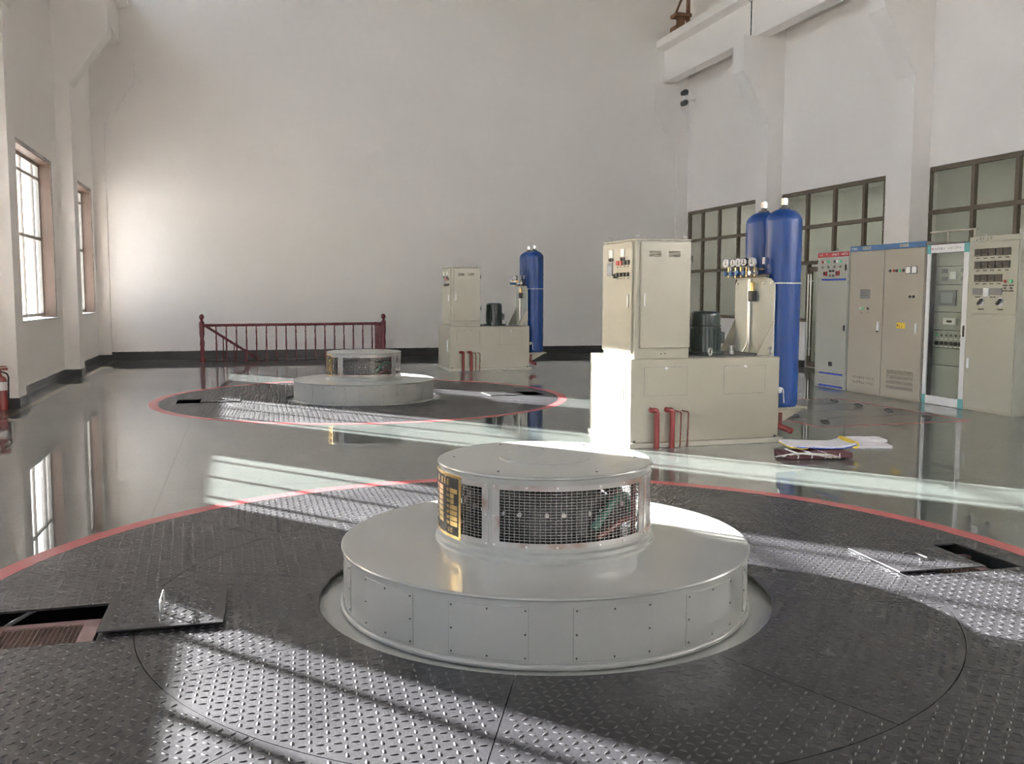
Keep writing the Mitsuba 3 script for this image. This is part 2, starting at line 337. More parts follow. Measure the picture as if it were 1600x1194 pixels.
# baseboards
BH, BT = 0.135, 0.018
bb = [box(XL, XL+BT, YF, YB, 0, BH)]
for y in PIL_L:
    d = 0.46 if y < 22.7 else YB-y
    bb += [box(XL, -2.855+BT, y-BT, y+d+BT, 0, BH)]
struct('baseboard_left', cat(bb), 'm_baseboard')
struct('baseboard_back', box(XL, XR, YB-BT-.03, YB, 0, BH+.06), 'm_baseboard')
bb = [box(XR-BT, XR, YF, DOOR[0], 0, BH), box(XR-BT, XR, DOOR[1], YB, 0, BH)]
for y in PIL_R[:-1]: bb.append(box(11.05-BT, XR, y-BT, y+.46+BT, 0, BH))
struct('baseboard_right', cat(bb), 'm_baseboard')

# crane beams
def beam(x_web0, x_web1, x_fl0, x_fl1, y0, y1):
    a, b = sorted((x_web0, x_web1)); c, d = sorted((x_fl0, x_fl1))
    p = Polygon([(a, 7.03), (b, 7.03), (b, 7.80), (d, 7.86), (d, 8.05), (c, 8.05), (c, 7.86), (a, 7.80)])
    return ex_xz(p, y0, y1)
for (y0, y1, t) in ((18.735, YB, 'white crane beam on the right wall, between the end wall and the dark joint'), (14.1, 18.70, 'white crane beam on the right wall, nearer than the dark joint'), (9.48, 14.085, 'white crane beam on the right wall above the switch cabinets, mostly out of sight')):
    solo('crane_beam', beam(10.70, 11.02, 10.48, 11.20, y0, y1), 'm_wall', t, 'beam')
solo('crane_beam', beam(-2.79, -2.47, -2.95, -2.26, 14.0, YB), 'm_wall', 'white crane beam along the top of the left wall', 'beam')
for (s, yj) in ((1, 18.7275),):
    part('crane_beam', 'joint', box(10.693, 11.0, 18.70, 18.735, 7.04, 7.98), 'm_black', label='dark joint at the end of the beam')
# crane end stop
k = thing('crane_buffer', 'rusty brown steel end stop standing on the right crane beam', 'end stop')
part(k, 'base', cat([box(10.50, 10.92, 22.0, 22.35, 8.05, 8.17), box(10.62, 10.78, 22.1, 22.25, 8.17, 8.40), box(10.50, 10.92, 22.0, 22.35, 8.40, 8.48)]), 'm_brown')
part(k, 'post', box(10.86, 10.92, 22.1, 22.2, 8.05, 9.6), 'm_brown')
part(k, 'brace', cyl((10.54, 22.15, 8.46), (10.88, 22.15, 9.25), 0.03, 8), 'm_brown')
# floodlight pair in the corner
k = thing('wall_camera', 'small dark twin fixture on a pale bracket high in the far right corner', 'wall fixture')
part(k, 'bracket', cat([cyl((XR, 22.7, 6.53), (11.05, 22.62, 6.53), .022, 8), cyl((11.06, 22.62, 6.38), (11.06, 22.62, 6.70), .02, 8)]), 'm_white', 40)
for z in (6.42, 6.68):
    part(k, 'head', mv(rot(lathe([(0, -.09), (.06, -.09), (.075, .06), (.06, .09), (0, .09)], 16), 90, (1, 0, .3)), 11.04, 22.58, z), 'm_dark', 40)

# ---------------------------------------------------------------- chequer plate decks around the generators
R_HOLE, R_IN = 1.136, 1.965
def tread_points(region, ang, p):
    """centres and directions of raised lozenges inside a region"""
    g = region.buffer(-0.016)
    if g.is_empty: return np.zeros((0, 3))
    x0, y0, x1, y1 = g.bounds; c = np.array([(x0+x1)/2, (y0+y1)/2]); R = math.hypot(x1-x0, y1-y0)/2+p
    n = int(R/p)+1; i, j = np.meshgrid(np.arange(-n, n+1), np.arange(-n, n+1), indexing='ij')
    a = math.radians(ang); u, v = i.ravel()*p, j.ravel()*p
    P = np.stack([c[0]+u*math.cos(a)-v*math.sin(a), c[1]+u*math.sin(a)+v*math.cos(a)], 1)
    import shapely
    ok = shapely.contains_xy(g, P[:, 0], P[:, 1])
    d = np.where((i+j).ravel() % 2 == 0, a+math.radians(45), a-math.radians(45))
    return np.column_stack([P, d])[ok]
def tread_mesh(Q, L=0.0115, Wd=0.0038, h=0.0019, z=0.0):
    t = np.arange(8)*math.pi/4
    el = np.stack([np.cos(t)*L, np.sin(t)*Wd, 0*t], 1)
    base = np.vstack([el, el*0.62+[0, 0, h*.8], [(-L*.3, 0, h), (L*.3, 0, h)]])
    fc = []
    for a in range(8):
        b = (a+1) % 8; fc += [[a, b, 8+b], [a, 8+b, 8+a]]
        top = 17 if math.cos((a+.5)*math.pi/4) > 0 else 16
        fc.append([8+a, 8+b, top])
    fc += [[10, 16, 17], [14, 17, 16]]; fc = np.array(fc); nb = len(base)
    c, s = np.cos(Q[:, 2])[:, None], np.sin(Q[:, 2])[:, None]
    V = np.stack([Q[:, :1]+base[:, 0]*c-base[:, 1]*s, Q[:, 1:2]+base[:, 0]*s+base[:, 1]*c, np.broadcast_to(base[:, 2]+z, (len(Q), nb))], -1).reshape(-1, 3)
    Fc = (np.arange(len(Q))[:, None, None]*nb+fc).reshape(-1, 3)
    return trimesh.Trimesh(V, Fc, process=False)
def wedge(c, r0, r1, a0, a1, gap=0.004):
    a = np.radians(np.linspace(a0, a1, 40))
    o = [(c[0]+r1*math.cos(t), c[1]+r1*math.sin(t)) for t in a]; i = [(c[0]+r0*math.cos(t), c[1]+r0*math.sin(t)) for t in a[::-1]]
    return Polygon(o+i).buffer(-gap/2)
def hatch_rect(c, side): # 0.5 m square opening in the outer ring, left (-1) or right (+1)
    x = c[0]+(-2.365 if side < 0 else 2.425)
    return sbox(x-.255, c[1]-.195, x+.255, c[1]+.325) if side < 0 else sbox(x-.255, c[1]-.36, x+.255, c[1]+.16)
def deck(c, label, p, L, W, h, n_seed):
    k = thing('plate_deck', label, 'floor plates'); r = random.Random(n_seed)
    holes = [hatch_rect(c, -1), hatch_rect(c, 1)]
    for ring, (r0, r1, off) in (('inner_plate', (R_HOLE, R_IN, -23.5)), ('outer_plate', (R_IN, R_PIT, -47.7))):
        for i in range(8):
            g = wedge(c, r0, r1, off+45*i, off+45*i+45)
            if ring == 'outer_plate':
                for q in holes: g = g.difference(q)
            pk = part(k, ring, ex_xy(g, -0.010, 0.0), 'm_plate')
            ang = round((off+45*i+22.5)/45)*45+r.uniform(-4, 4)
            Q = np.vstack([tread_points(gg, ang, p) for gg in getattr(g, 'geoms', [g])])
            part(pk, 'tread', tread_mesh(Q, L, W, h), 'm_tread', True, kind='stuff')
            # countersunk bolts along the plate edges
            bl = []
            for rr in (r0+.05, r1-.05):
                for t in np.linspace(off+45*i+3, off+45*i+42, 4):
                    t = math.radians(t); q = (c[0]+rr*math.cos(t), c[1]+rr*math.sin(t))
                    if not any(hh.buffer(.03).contains(Point(q)) for hh in holes): bl.append(cyl((*q, 0.0), (*q, 0.0015), 0.008, 8))
            if bl: part(pk, 'bolts', cat(bl), 'm_black', kind='stuff')
    # steel ring under the plates and the ledges of the hatch openings
    part(k, 'bearer_ring', sector(*c, 1.90, 2.04, 0, 360, -0.06, -0.0101, 4), 'm_pit')
    for side, q in zip((-1, 1), holes):
        x0, y0, x1, y1 = q.bounds; z = -0.062
        part(k, 'hatch_frame', cat([box(x0-.06, x1+.06, y1-.08, y1-.03, z-.02, z), box(x0-.06, x1+.06, y0+.02, y0+.06, z-.02, z), box(x1-.11, x1-.04, y0+.06, y1-.08, z-.02, z), box(x0+.0, x0+.05, y0+.06, y1-.08, z-.02, z)]), 'm_pink', label='pinkish steel frame in the opening')
        gr = [box(xx, xx+.004, y0+.06, y1-.08, z-.02, z-.004) for xx in np.arange(x0+.05, x1-.11, .022)]+[box(x0+.05, x1-.11, yy, yy+.004, z-.02, z-.004) for yy in np.arange(y0+.07, y1-.08, .022)]
        part(k, 'grating', cat(gr+[box(x0, x1-.05, y0+.06, y1-.08, z-.04, z-.022)]), 'm_grating', label='dark grating in the opening')
    return k
deck(C1, 'dark chequer plate deck ringed in red around the nearest generator', 0.042, 0.0175, 0.0058, 0.0028, 3)
deck(C2, 'dark chequer plate deck ringed in red around the far generator', 0.042, 0.0175, 0.0058, 0.0028, 4)

def hatch_cover(at, rz, tilt, lift, label, flat=False, sx=.535, sy=.505):
    k = thing('hatch_cover', label, 'hatch cover')
    tr = trimesh.transformations.concatenate_matrices(trimesh.transformations.translation_matrix((*at, lift)), trimesh.transformations.rotation_matrix(math.radians(rz), (0, 0, 1)), trimesh.transformations.rotation_matrix(math.radians(tilt), (1, 0, 0)))
    def put(m): m = m.copy(); m.apply_transform(tr); return m
    pk = part(k, 'plate', put(box(-sx/2, sx/2, -sy/2, sy/2, -.008, 0, .0015)), 'm_plate')
    Q = tread_points(sbox(-sx/2, -sy/2, sx/2, sy/2), 0, .042)
    part(pk, 'tread', put(tread_mesh(Q, .0175, .0058, .0028)), 'm_tread', True, kind='stuff')
    hm = tube(bend([(0, -.075, -.002), (0, -.075, .055), (0, .075, .055), (0, .075, -.002)], .02), .005, 8)
    if flat: hm = mv(rot(hm, 88, (0, 1, 0)), z=.006)
    part(k, 'handle', put(mv(hm, x=-.02)), 'm_dark' if flat else 'm_steel', 40)
    return k
hatch_cover((-0.372, 4.618), -2.0, 3.0, 0.036, 'chequer plate hatch cover beside the open hatch in the lower left')
hatch_cover((3.675, 4.450), -4.0, -0.4, 0.014, 'chequer plate hatch cover half over the opening at the right', True)
for q, t in ((-1, 'left'), (1, 'right')):
    x0, y0, x1, y1 = hatch_rect(C2, q).bounds
    hatch_cover(((x0+x1)/2-q*.34, (y0+y1)/2), 2.0*q, 0.0, 0.012, f'chequer plate hatch cover at the {t} edge of the far plate deck', True)

# ---------------------------------------------------------------- generators
def generator(c, label, far=False):
    k = thing('generator_housing', label, 'generator'); x, y = c
    part(k, 'skirt_ring', sector(x, y, 0.98, 1.34, 0, 360, -0.062, -0.034, 3), 'm_machine', 30)
    part(k, 'base_drum', lathe([(1.0, -0.036), (1.012, -0.036), (1.012, 0.262), (0.95, 0.262)], 128, x, y), 'm_machine', 30)
    part(k, 'weld_bead', torus(1.020, 0.014, x, y, -0.016, 128, 8), 'm_machine', True)
    part(k, 'base_lid', lathe([(0.50, 0.258), (1.012, 0.258), (1.022, 0.262), (1.026, 0.268), (1.022, 0.274), (1.012, 0.277), (0.50, 0.277), (0.50, 0.258)], 128, x, y), 'm_machine', 30)
    for i in range(12):
        a0 = -101+30*i
        pk = part(k, 'access_panel', sector(x, y, 1.010, 1.0155, a0, a0+19.5, 0.008, 0.232, 1.5), 'm_machine', 30)
        part(pk, 'edge', cat([sector(x, y, 1.010, 1.0135, a0-.16, a0, 0.008, 0.232, 1), sector(x, y, 1.010, 1.0135, a0+19.5, a0+19.62, 0.008, 0.232, 1), sector(x, y, 1.010, 1.0135, a0, a0+19.5, 0.0055, 0.008, 2)]), 'm_edge')
        sc = []
        for (da, z) in ((.7, .02), (.7, .12), (.7, .22), (9.75, .02), (9.75, .22), (18.8, .02), (18.8, .12), (18.8, .22)):
            t = math.radians(a0+da); d = np.array([math.cos(t), math.sin(t), 0]); q = np.array([x, y, z])
            sc.append(cyl(q+d*1.014, q+d*1.0185, .0042, 8))
        part(pk, 'screws', cat(sc), 'm_dark', kind='stuff')
    # upper cage
    part(k, 'collar', lathe([(0.50, 0.277), (0.556, 0.277), (0.556, 0.290), (0.546, 0.300), (0.546, 0.318), (0.536, 0.328), (0.536, 0.348), (0.528, 0.348), (0.528, 0.277)], 96, x, y), 'm_machine', 30)
    part(k, 'top_ring', lathe([(0.528, 0.633), (0.536, 0.633), (0.536, 0.662), (0.50, 0.662), (0.50, 0.655), (0.528, 0.655), (0.528, 0.633)], 96, x, y), 'm_machine', 30)
    for i in range(4):
        a = -45.5+90*i
        part(k, 'post', sector(x, y, 0.524, 0.536, a-1.9, a+1.9, 0.348, 0.633, 1), 'm_machine', 30)
        a0, a1 = a+1.0, a+89.0
        fk = part(k, 'mesh_frame', cat([sector(x, y, .5355, .5385, a0, a0+4.0, .346, .636, 1), sector(x, y, .5355, .5385, a1-4.0, a1, .346, .636, 1), sector(x, y, .5355, .5385, a0+4, a1-4, .346, .369, 2), sector(x, y, .5355, .5385, a0+4, a1-4, .613, .636, 2)]), 'm_frame_steel', 30)
        ms = []; nv, nh = (32, 19) if not far else (32, 12)
        for t in np.linspace(a0+4, a1-4, nv): ms.append(sector(x, y, .5335, .5352, t-.11, t+.11, .360, .620, 1))
        for z in np.linspace(.369, .613, nh): ms.append(sector(x, y, .5335, .5352, a0+3, a1-3, z-.0011, z+.0011, 4))
        part(fk, 'wire_mesh', cat(ms), 'm_mesh', 30, label='rectangular wire mesh')
        sc = []
        for da in (1.3, 18, 33, 55, 70, 86.7):
            for z in (.354, .628): sc.append((a0+da, z))
        sc += [(a0+1.3, .49), (a0+86.7, .49)]
        bm = []
        for t, z in sc:
            t = math.radians(t); d = np.array([math.cos(t), math.sin(t), 0]); q = np.array([x, y, z])
            bm.append(cyl(q+d*.538, q+d*.5435, .0048, 8))
        part(fk, 'bolts', cat(bm), 'm_steel', kind='stuff')
    part(k, 'top_lid', lathe([(0, 0.660), (0.532, 0.660), (0.541, 0.663), (0.5435, 0.669), (0.541, 0.675), (0.532, 0.679), (0, 0.679)], 96, x, y), 'm_machine', 30)
    ck = part(k, 'cap', lathe([(0, 0.679), (0.231, 0.679), (0.231, 0.6825), (0.229, 0.684), (0, 0.684)], 64, x, y), 'm_machine', 30)
    for i in range(6):
        t = math.radians(60*i+14); part(ck, 'bolt', cyl((x+.205*math.cos(t), y+.205*math.sin(t), .684), (x+.205*math.cos(t), y+.205*math.sin(t), .691), .007, 6), 'm_machine')
    for i in range(6):
        t = math.radians(60*i+44); part(k, 'lid_screw', cyl((x+.46*math.cos(t), y+.46*math.sin(t), .679), (x+.46*math.cos(t), y+.46*math.sin(t), .682), .006, 6), 'm_dark')
    # name plate
    P0, P1 = -190.5, -155.0
    nk = part(k, 'nameplate', sector(x, y, .5385, .5425, P0, P1, .338, .645, 1), 'm_gold', 30, label='gold framed black nameplate')
    part(nk, 'black_field', sector(x, y, .5425, .5432, P0+1.6, P1-1.6, .352, .631, 1), 'm_black', 30)
    for i in range(7):
        z = .567-.0265*i
        if i != 1 and i != 2: part(nk, 'gold_cell', sector(x, y, .5432, .5438, P1-9.5, P1-2.6, z-.011, z+.011, 1), 'm_gold', 30)
        else: part(nk, 'gold_cell', sector(x, y, .5432, .5438, P1-9.5, P1-5.6, z-.011, z+.011, 1), 'm_gold', 30)
        part(nk, 'gold_cell', sector(x, y, .5432, .5438, P0+10.0, P0+17.5, z-.011, z+.011, 1), 'm_gold', 30)
        g = []
        for (b0, b1) in ((P1-13.2, P1-10.2), (P0+5, P0+9.2)):
            for q in range(3): g.append(sector(x, y, .5432, .5437, b0+q*1.0, b0+q*1.0+.7, z-.008, z+.008-.004*(q % 2), 1))
        part(nk, 'lettering', cat(g), 'm_gold', kind='stuff')
    g = []
    for b0 in (P1-13, P1-17, P1-21, P0+8):
        for z in (.592, .600, .608, .616): g.append(sector(x, y, .5432, .5437, b0, b0+2.2, z-.002, z+.002, 1))
        for da in (.2, 1.2, 2.0): g.append(sector(x, y, .5432, .5437, b0+da, b0+da+.25, .588, .62, 1))
    for b0 in (P1-12, P1-9, P0+6):
        for z in (.366, .374, .382): g.append(sector(x, y, .5432, .5437, b0, b0+1.6, z-.0018, z+.0018, 1))
    part(nk, 'lettering', cat(g), 'm_gold', kind='stuff')
    for (a, z) in ((P0+1.0, .345), (P0+1.0, .638), (P1-1.0, .345), (P1-1.0, .638)):
        t = math.radians(a); d = np.array([math.cos(t), math.sin(t), 0]); q = np.array([x, y, z])
        part(nk, 'rivet', cyl(q+d*.542, q+d*.5455, .006, 8), 'm_gold')
    # the slip rings inside the cage
    part(k, 'shaft', lathe([(0, .1), (.13, .1), (.13, .5), (.09, .52), (.09, .655), (0, .655)], 32, x, y), 'm_dark', 30)
    part(k, 'inner_floor', sector(x, y, .02, .53, 0, 360, .262, .276, 6), 'm_dark')
    for z in (.36, .44): part(k, 'slip_ring', lathe([(.13, z), (.30, z), (.30, z+.045), (.13, z+.045)], 48, x, y), 'm_copper' if z < .4 else 'm_dark', 30)
    part(k, 'brush_ring', lathe([(.375, .277), (.395, .277), (.395, .535), (.375, .535), (.375, .277)], 48, x, y), 'm_black', 30)
    for i in range(12):
        t = math.radians(30*i+8); q = np.array([x+.405*math.cos(t), y+.405*math.sin(t)])
        part(k, 'brush_holder', rotz(box(q[0]-.012, q[0]+.016, q[1]-.03, q[1]+.03, .36, .50, .003), 30*i+8, (q[0], q[1], 0)), 'm_dark')
        for dt in (.10, .30):
            part(k, 'bolt', cyl((x+.395*math.cos(t+dt), y+.395*math.sin(t+dt), .47), (x+.41*math.cos(t+dt), y+.41*math.sin(t+dt), .47), .011, 6), 'm_steel')
    a = np.radians(np.linspace(-75, -20, 14))
    part(k, 'hose', tube(np.stack([x+.43*np.cos(a), y+.43*np.sin(a), .40+.13*np.sin(np.linspace(0, math.pi, 14))], 1), .020, 8), 'm_green_hose', 40, label='green hose')
    part(k, 'hose', tube(np.stack([x+.46*np.cos(a), y+.46*np.sin(a), .36+.06*np.sin(np.linspace(0, math.pi, 14))], 1), .014, 8), 'm_thin_red', 40, label='dark red hose')
    for t in (-40, 30, 100, 170):
        r_ = math.radians(t); part(k, 'stay', cyl((x+.47*math.cos(r_), y+.47*math.sin(r_), .277), (x+.47*math.cos(r_), y+.47*math.sin(r_), .655), .013, 8), 'm_thin_red')
    return k
generator(C1, 'round grey generator housing with a wire mesh cage, nearest, in the middle of the foreground')
generator(C2, 'round grey generator housing with a mesh cage, far one before the red railing', True)

# ---------------------------------------------------------------- oil pressure units with their governor cabinets
def oil_unit(ox, oy, which):
    G = which
    k = thing('oil_pressure_unit', f'{G} oil pressure unit: beige tank box with motor, gauges and two blue cylinders', 'oil pressure unit')
    def B(x0, x1, y0, y1, z0, z1, b=0): return box(ox+x0, ox+x1, oy+y0, oy+y1, z0, z1, b)
    def P(x, y, z): return (ox+x, oy+y, z)
    part(k, 'plinth', B(-.015, 1.685, -.03, 1.15, 0, .05, .004), 'm_plinth')
    bk = part(k, 'tank_box', B(0, 1.64, 0, 1.13, .05, .88, .006), 'm_beige')
    for x in (.04, 1.60): part(k, 'drain_plug', cyl(P(x, -.012, .065), P(x, .0, .065), .013, 8), 'm_black')
    for (a, b) in ((.14, .60), (1.01, 1.475)):
        ck = part(k, 'access_cover', B(a, b, -.004, .002, .517, .796, .0015), 'm_beige')
        part(ck, 'edge', cat([B(a-.003, a, -.003, 0, .514, .799), B(b, b+.003, -.003, 0, .514, .799), B(a, b, -.003, 0, .514, .517), B(a, b, -.003, 0, .796, .799)]), 'm_edge')
        part(ck, 'knob', rot(lathe([(0, 0), (.016, 0), (.018, .008), (.012, .018), (0, .02)], 16), 90, (1, 0, 0)).apply_translation(P((a+b)/2, -.004, .785)), 'm_steel', 40)
    part(k, 'top_plate', B(.62, 1.60, .12, 1.08, .88, .892, .002), 'm_dark')
    part(k, 'level_gauge', cat([B(-.012, 0, .18, .24, .38, .60, .003)]), 'm_white', label='white level gauge strip')
    # red drain pipes
    for x in (.245, .41):
        pk = part(k, 'drain_pipe', tube(bend([P(x-.035, .0, .375), P(x-.035, -.055, .375), P(x+.012, -.055, .375), P(x+.012, -.055, .0)], .03, 6), .027, 12), 'm_red', 40, label='red drain pipe')
        part(pk, 'flange', cyl(P(x-.035, -.012, .375), P(x-.035, 0, .375), .042, 14), 'm_plinth')
    for x, dx in ((.475, .045), (.555, .045)):
        part(k, 'thin_pipe', tube(bend([P(x, .0, .36), P(x, -.05, .36), P(x+dx, -.05, .35), P(x+dx-.008, -.05, .0)], .015, 5), .0075, 8), 'm_thin_red', 40, label='thin dark red pipe')
    # lifting rings
    for (x, y) in ((.90, .10), (1.585, .10)):
        part(k, 'lifting_ring', rotz(mv(rot(torus(.034, .0095, n=20), 90, (1, 0, 0)), *P(x, y, .935)), 35, P(x, y, 0)), 'm_steel', 40)
    # pump motor
    mx, my = 1.02, .45
    mk = part(k, 'pump_motor', lathe([(0, .89), (.20, .89), (.20, .915), (.158, .92), (.158, 1.285), (.150, 1.315), (.125, 1.335), (.05, 1.34), (0, 1.34)], 40, *P(mx, my, 0)), 'm_motor', 30, label='dark green black vertical motor')
    part(mk, 'band', torus(.159, .006, *P(mx, my, 1.19), 40, 6), 'm_black', True)
    for i in range(18):
        t = math.radians(20*i); part(mk, 'fin', rotz(box(ox+mx+.150, ox+mx+.168, oy+my-.003, oy+my+.003, .94, 1.16), 20*i, (ox+mx, oy+my, 0)), 'm_motor')
    part(mk, 'terminal_box', B(mx+.14, mx+.21, my-.05, my+.05, 1.0, 1.12, .01), 'm_motor')
    vk = part(k, 'oil_valve', lathe([(0, .89), (.03, .89), (.03, .93), (.018, .935), (.018, .965), (.035, .97), (.035, .982), (0, .985)], 16, *P(1.27, .34, 0)), 'm_steel', 30)
    # bracket that carries gauges and cylinders
    X = 1.64
    hk = part(k, 'bracket', cat([ex_yz(Polygon([(oy+.12, .88), (oy+.92, .88), (oy+.92, 1.62), (oy+.87, 1.68), (oy+.20, 1.68), (oy+.12, 1.62)]), ox+X-.012, ox+X)]), 'm_bracket', label='grey upright bracket plate')
    for y in (.12, .905):
        part(hk, 'gusset', ex_xz(Polygon([(ox+X-.012, .88), (ox+X-.19, .88), (ox+X-.19, .90), (ox+X-.012, 1.24)]), oy+y, oy+y+.012), 'm_beige')
    part(hk, 'top_bar', B(X-.05, X, .25, .87, 1.68, 1.692, .002), 'm_plinth')
    for y in (.17, .32, .62, .86):
        part(hk, 'bolt', cyl(P(X-.03, y, 1.63), P(X, y, 1.63), .012, 6), 'm_steel')
    part(k, 'gauge_pipe', tube(bend([P(X-.03, .60, 1.70), P(X-.03, .60, .96), P(X-.06, .66, .89)], .08, 6), .011, 8), 'm_steel', 40)
    part(k, 'gauge_pipe', tube(bend([P(X-.03, .575, 1.70), P(X-.03, .575, .96), P(X-.07, .50, .89)], .08, 6), .008, 8), 'm_steel', 40)
    sk = part(k, 'relief_valve', cat([B(X-.075, X-.012, .46, .54, 1.44, 1.55, .006)]), 'm_dark')
    part(sk, 'brass_cap', lathe([(0, 1.55), (.024, 1.55), (.024, 1.63), (.014, 1.65), (0, 1.65)], 14, *P(X-.045, .50, 0)), 'm_gold', 30)
    # manifold, gauges and valves
    part(k, 'manifold', cat([B(X-.05, X-.01, .22, .92, 1.692, 1.725, .004), B(X-.04, X-.015, .30, .90, 1.765, 1.79, .004)]), 'm_black')
    for i, (y, dx) in enumerate(((.93, -.06), (.85, -.02), (.70, -.04), (.53, -.07), (.45, -.02))):
        gx, gz = X-.05+dx, 1.855
        base = lathe([(0, 0), (.047, 0), (.047, .03), (.043, .034), (.041, .03), (0, .03)], 24)
        def turn(m): return mv(rotz(on_mx(m, 0, 0, 0), 22), *P(gx, y, gz))
        gk = part(k, 'pressure_gauge', turn(base), 'm_black' if i % 2 else 'm_alu', 30)
        part(gk, 'dial', turn(mv(lathe([(0, 0), (.040, 0), (.040, .002), (0, .002)], 24), z=.030)), 'm_white', 30)
        part(gk, 'needle', turn(cat([box(-.003, .003, -.005, .032, .032, .034), box(-.012, .012, -.018, -.008, .032, .034)])), 'm_black')
        part(gk, 'stem', cyl(P(gx+.015, y, 1.70), P(gx+.015, y, 1.815), .009, 8), 'm_gold')
    for i, y in enumerate((.95, .83, .70, .56, .42)):
        vk = part(k, 'gauge_valve', cat([cyl(P(X-.04, y, 1.74), P(X-.12, y, 1.74), .013, 10), B(X-.075, X-.035, y-.02, y+.02, 1.715, 1.765, .004)]), 'm_line_blue' if i < 4 else 'm_steel', 40)
        part(vk, 'hand_wheel', rot(lathe([(0, -.012), (.026, -.012), (.031, 0), (.026, .012), (0, .012)], 18), 90, (0, 1, 0)).apply_translation(P(X-.125, y, 1.74)), 'm_cab_blue' if i < 4 else 'm_steel', 30)
        part(vk, 'nut', cyl(P(X-.055, y, 1.765), P(X-.055, y, 1.80), .014, 6), 'm_steel')
    part(k, 'tag', B(X-.03, X-.02, .30, .34, 1.83, 1.90), 'm_paper')
    # the two cylinders
    cx = 1.83
    for i, y in enumerate((.30, .70)):
        r = .186
        dome = [(r*math.cos(t), 2.27+.135*math.sin(t)) for t in np.radians(np.linspace(0, 88, 12))]
        ak = part(k, 'blue_cylinder', lathe([(0, .34), (r*.9, .34), (r, .37)]+dome+[(0, 2.406)], 48, *P(cx, y, 0)), 'm_blue', 30, label='tall blue cylinder')
        part(ak, 'neck', lathe([(0, 2.40), (.055, 2.40), (.055, 2.415), (.03, 2.42), (.03, 2.44), (0, 2.44)], 20, *P(cx, y, 0)), 'm_dark', 30)
        part(ak, 'valve_cap', B(cx-.026, cx+.026, y-.026, y+.026, 2.44, 2.515, .006), 'm_steel')
    rr = .19; pts = []
    for t in np.linspace(-180, 0, 13): pts.append(P(cx+rr*math.cos(math.radians(t)), .30+rr*math.sin(math.radians(t)), 1.63))
    for t in np.linspace(0, 180, 13): pts.append(P(cx+rr*math.cos(math.radians(t)), .70+rr*math.sin(math.radians(t)), 1.63))
    part(k, 'strap', tube(pts, .008, 6, True), 'm_rope', 40, label='white strap around both cylinders')
    part(k, 'shelf', B(X, X+.40, .10, .92, .315, .34, .003), 'm_beige')
    for y in (.12, .86):
        part(k, 'shelf_gusset', ex_xz(Polygon([(ox+X, .315), (ox+X, .13), (ox+X+.36, .315)]), oy+y, oy+y+.012), 'm_beige')
    fk = part(k, 'stop_cock', cat([cyl(P(X, .06, .52), P(X+.05, .06, .52), .018, 10), B(X+.02, X+.06, .035, .085, .50, .56, .006)]), 'm_white', 40)
    part(fk, 'lever', tube(bend([P(X+.04, .06, .555), P(X+.08, .05, .55), P(X+.085, .04, .40)], .03, 5), .006, 6), 'm_white', 40)
    part(k, 'outlet_pipe', tube(bend([P(X-.02, .06, .17), P(X+.03, .02, .16), P(X+.10, -.10, .12)], .03, 6), .03, 12), 'm_red', 40, label='red outlet pipe stub')
    part(k, 'outlet_pipe', tube([P(X+.035, .02, .30), P(X+.035, .02, .16)], .02, 10), 'm_thin_red', 40)

    # governor cabinet on the tank box
    c = thing('governor_cabinet', f'beige governor cabinet on the {G} tank box, with meters and lamps on its left door', 'cabinet')
    part(c, 'body', B(.035, .62, 0.012, .83, .88, 2.035, .004), 'm_beige')
    part(c, 'top_cover', B(.03, .625, .0, .835, 2.035, 2.05, .003), 'm_beige')
    dk = part(c, 'front_door', B(.085, .615, -.018, .010, .985, 2.022, .006), 'm_beige')
    part(dk, 'handle', B(.112, .130, -.034, -.018, 1.39, 1.52, .005), 'm_steel')
    for x in (.168, .372):
        for i in range(3):
            z = 1.878+.020*i
            lou = ex_yz(Polygon([(oy-.018, z), (oy-.030, z+.002), (oy-.018, z+.014)]), ox+x, ox+x+.122)
            part(dk, 'louver', lou, 'm_beige')
            part(dk, 'louver_slot', B(x+.002, x+.120, -.0192, -.018, z-.004, z-.001), 'm_seam')
    for z in (1.24, 1.86): part(dk, 'hinge', B(.612, .632, -.02, .0, z-.03, z+.03, .003), 'm_black')
    for x in (.32, .36): part(c, 'screw', cyl(P(x, .006, .93), P(x, .013, .93), .006, 8), 'm_dark')
    sk = part(c, 'side_door', B(.012, .036, .05, .815, .93, 2.022, .005), 'm_beige')
    part(sk, 'handle', B(-.006, .012, .105, .125, 1.38, 1.51, .005), 'm_steel')
    X0 = .012
    def S(y0, y1, z0, z1, d): return B(X0-d, X0+.001, y0, y1, z0, z1, .002)
    for y in (.57, .27):
        part(sk, 'meter', S(y-.045, y+.045, 1.885, 1.96, .012), 'm_white')
        for q in (-.03, .03): part(sk, 'switch', S(y+q-.017, y+q+.017, 1.845, 1.875, .016), 'm_black')
    fk = part(sk, 'display', S(.535, .66, 1.70, 1.83, .012), 'm_screen_frame')
    part(fk, 'screen', S(.56, .638, 1.718, 1.80, .014), 'm_screen')
    for i, y in enumerate((.40, .31, .22, .13)):
        part(sk, 'lamp', S(y-.027, y+.027, 1.80, 1.845, .014), 'm_lamp_red' if i < 2 else 'm_black')
        part(sk, 'switch', S(y-.022, y+.022, 1.685, 1.725, .022), 'm_black')
        for z in (1.783, 1.668): part(sk, 'tag', S(y-.02, y+.02, z-.004, z+.004, .003), 'm_black')
    part(sk, 'switch_lever', S(.42, .46, 1.672, 1.715, .03), 'm_black')
    for (x, y) in ((.07, .06), (.585, .06), (.07, .78), (.585, .78)):
        part(c, 'lifting_eye', mv(rot(torus(.021, .0055, n=16), 90, (1, 0, 0)), *P(x, y, 2.078)), 'm_steel', 40)
oil_unit(3.64, 8.50, 'near')
oil_unit(3.93, 18.20, 'far')

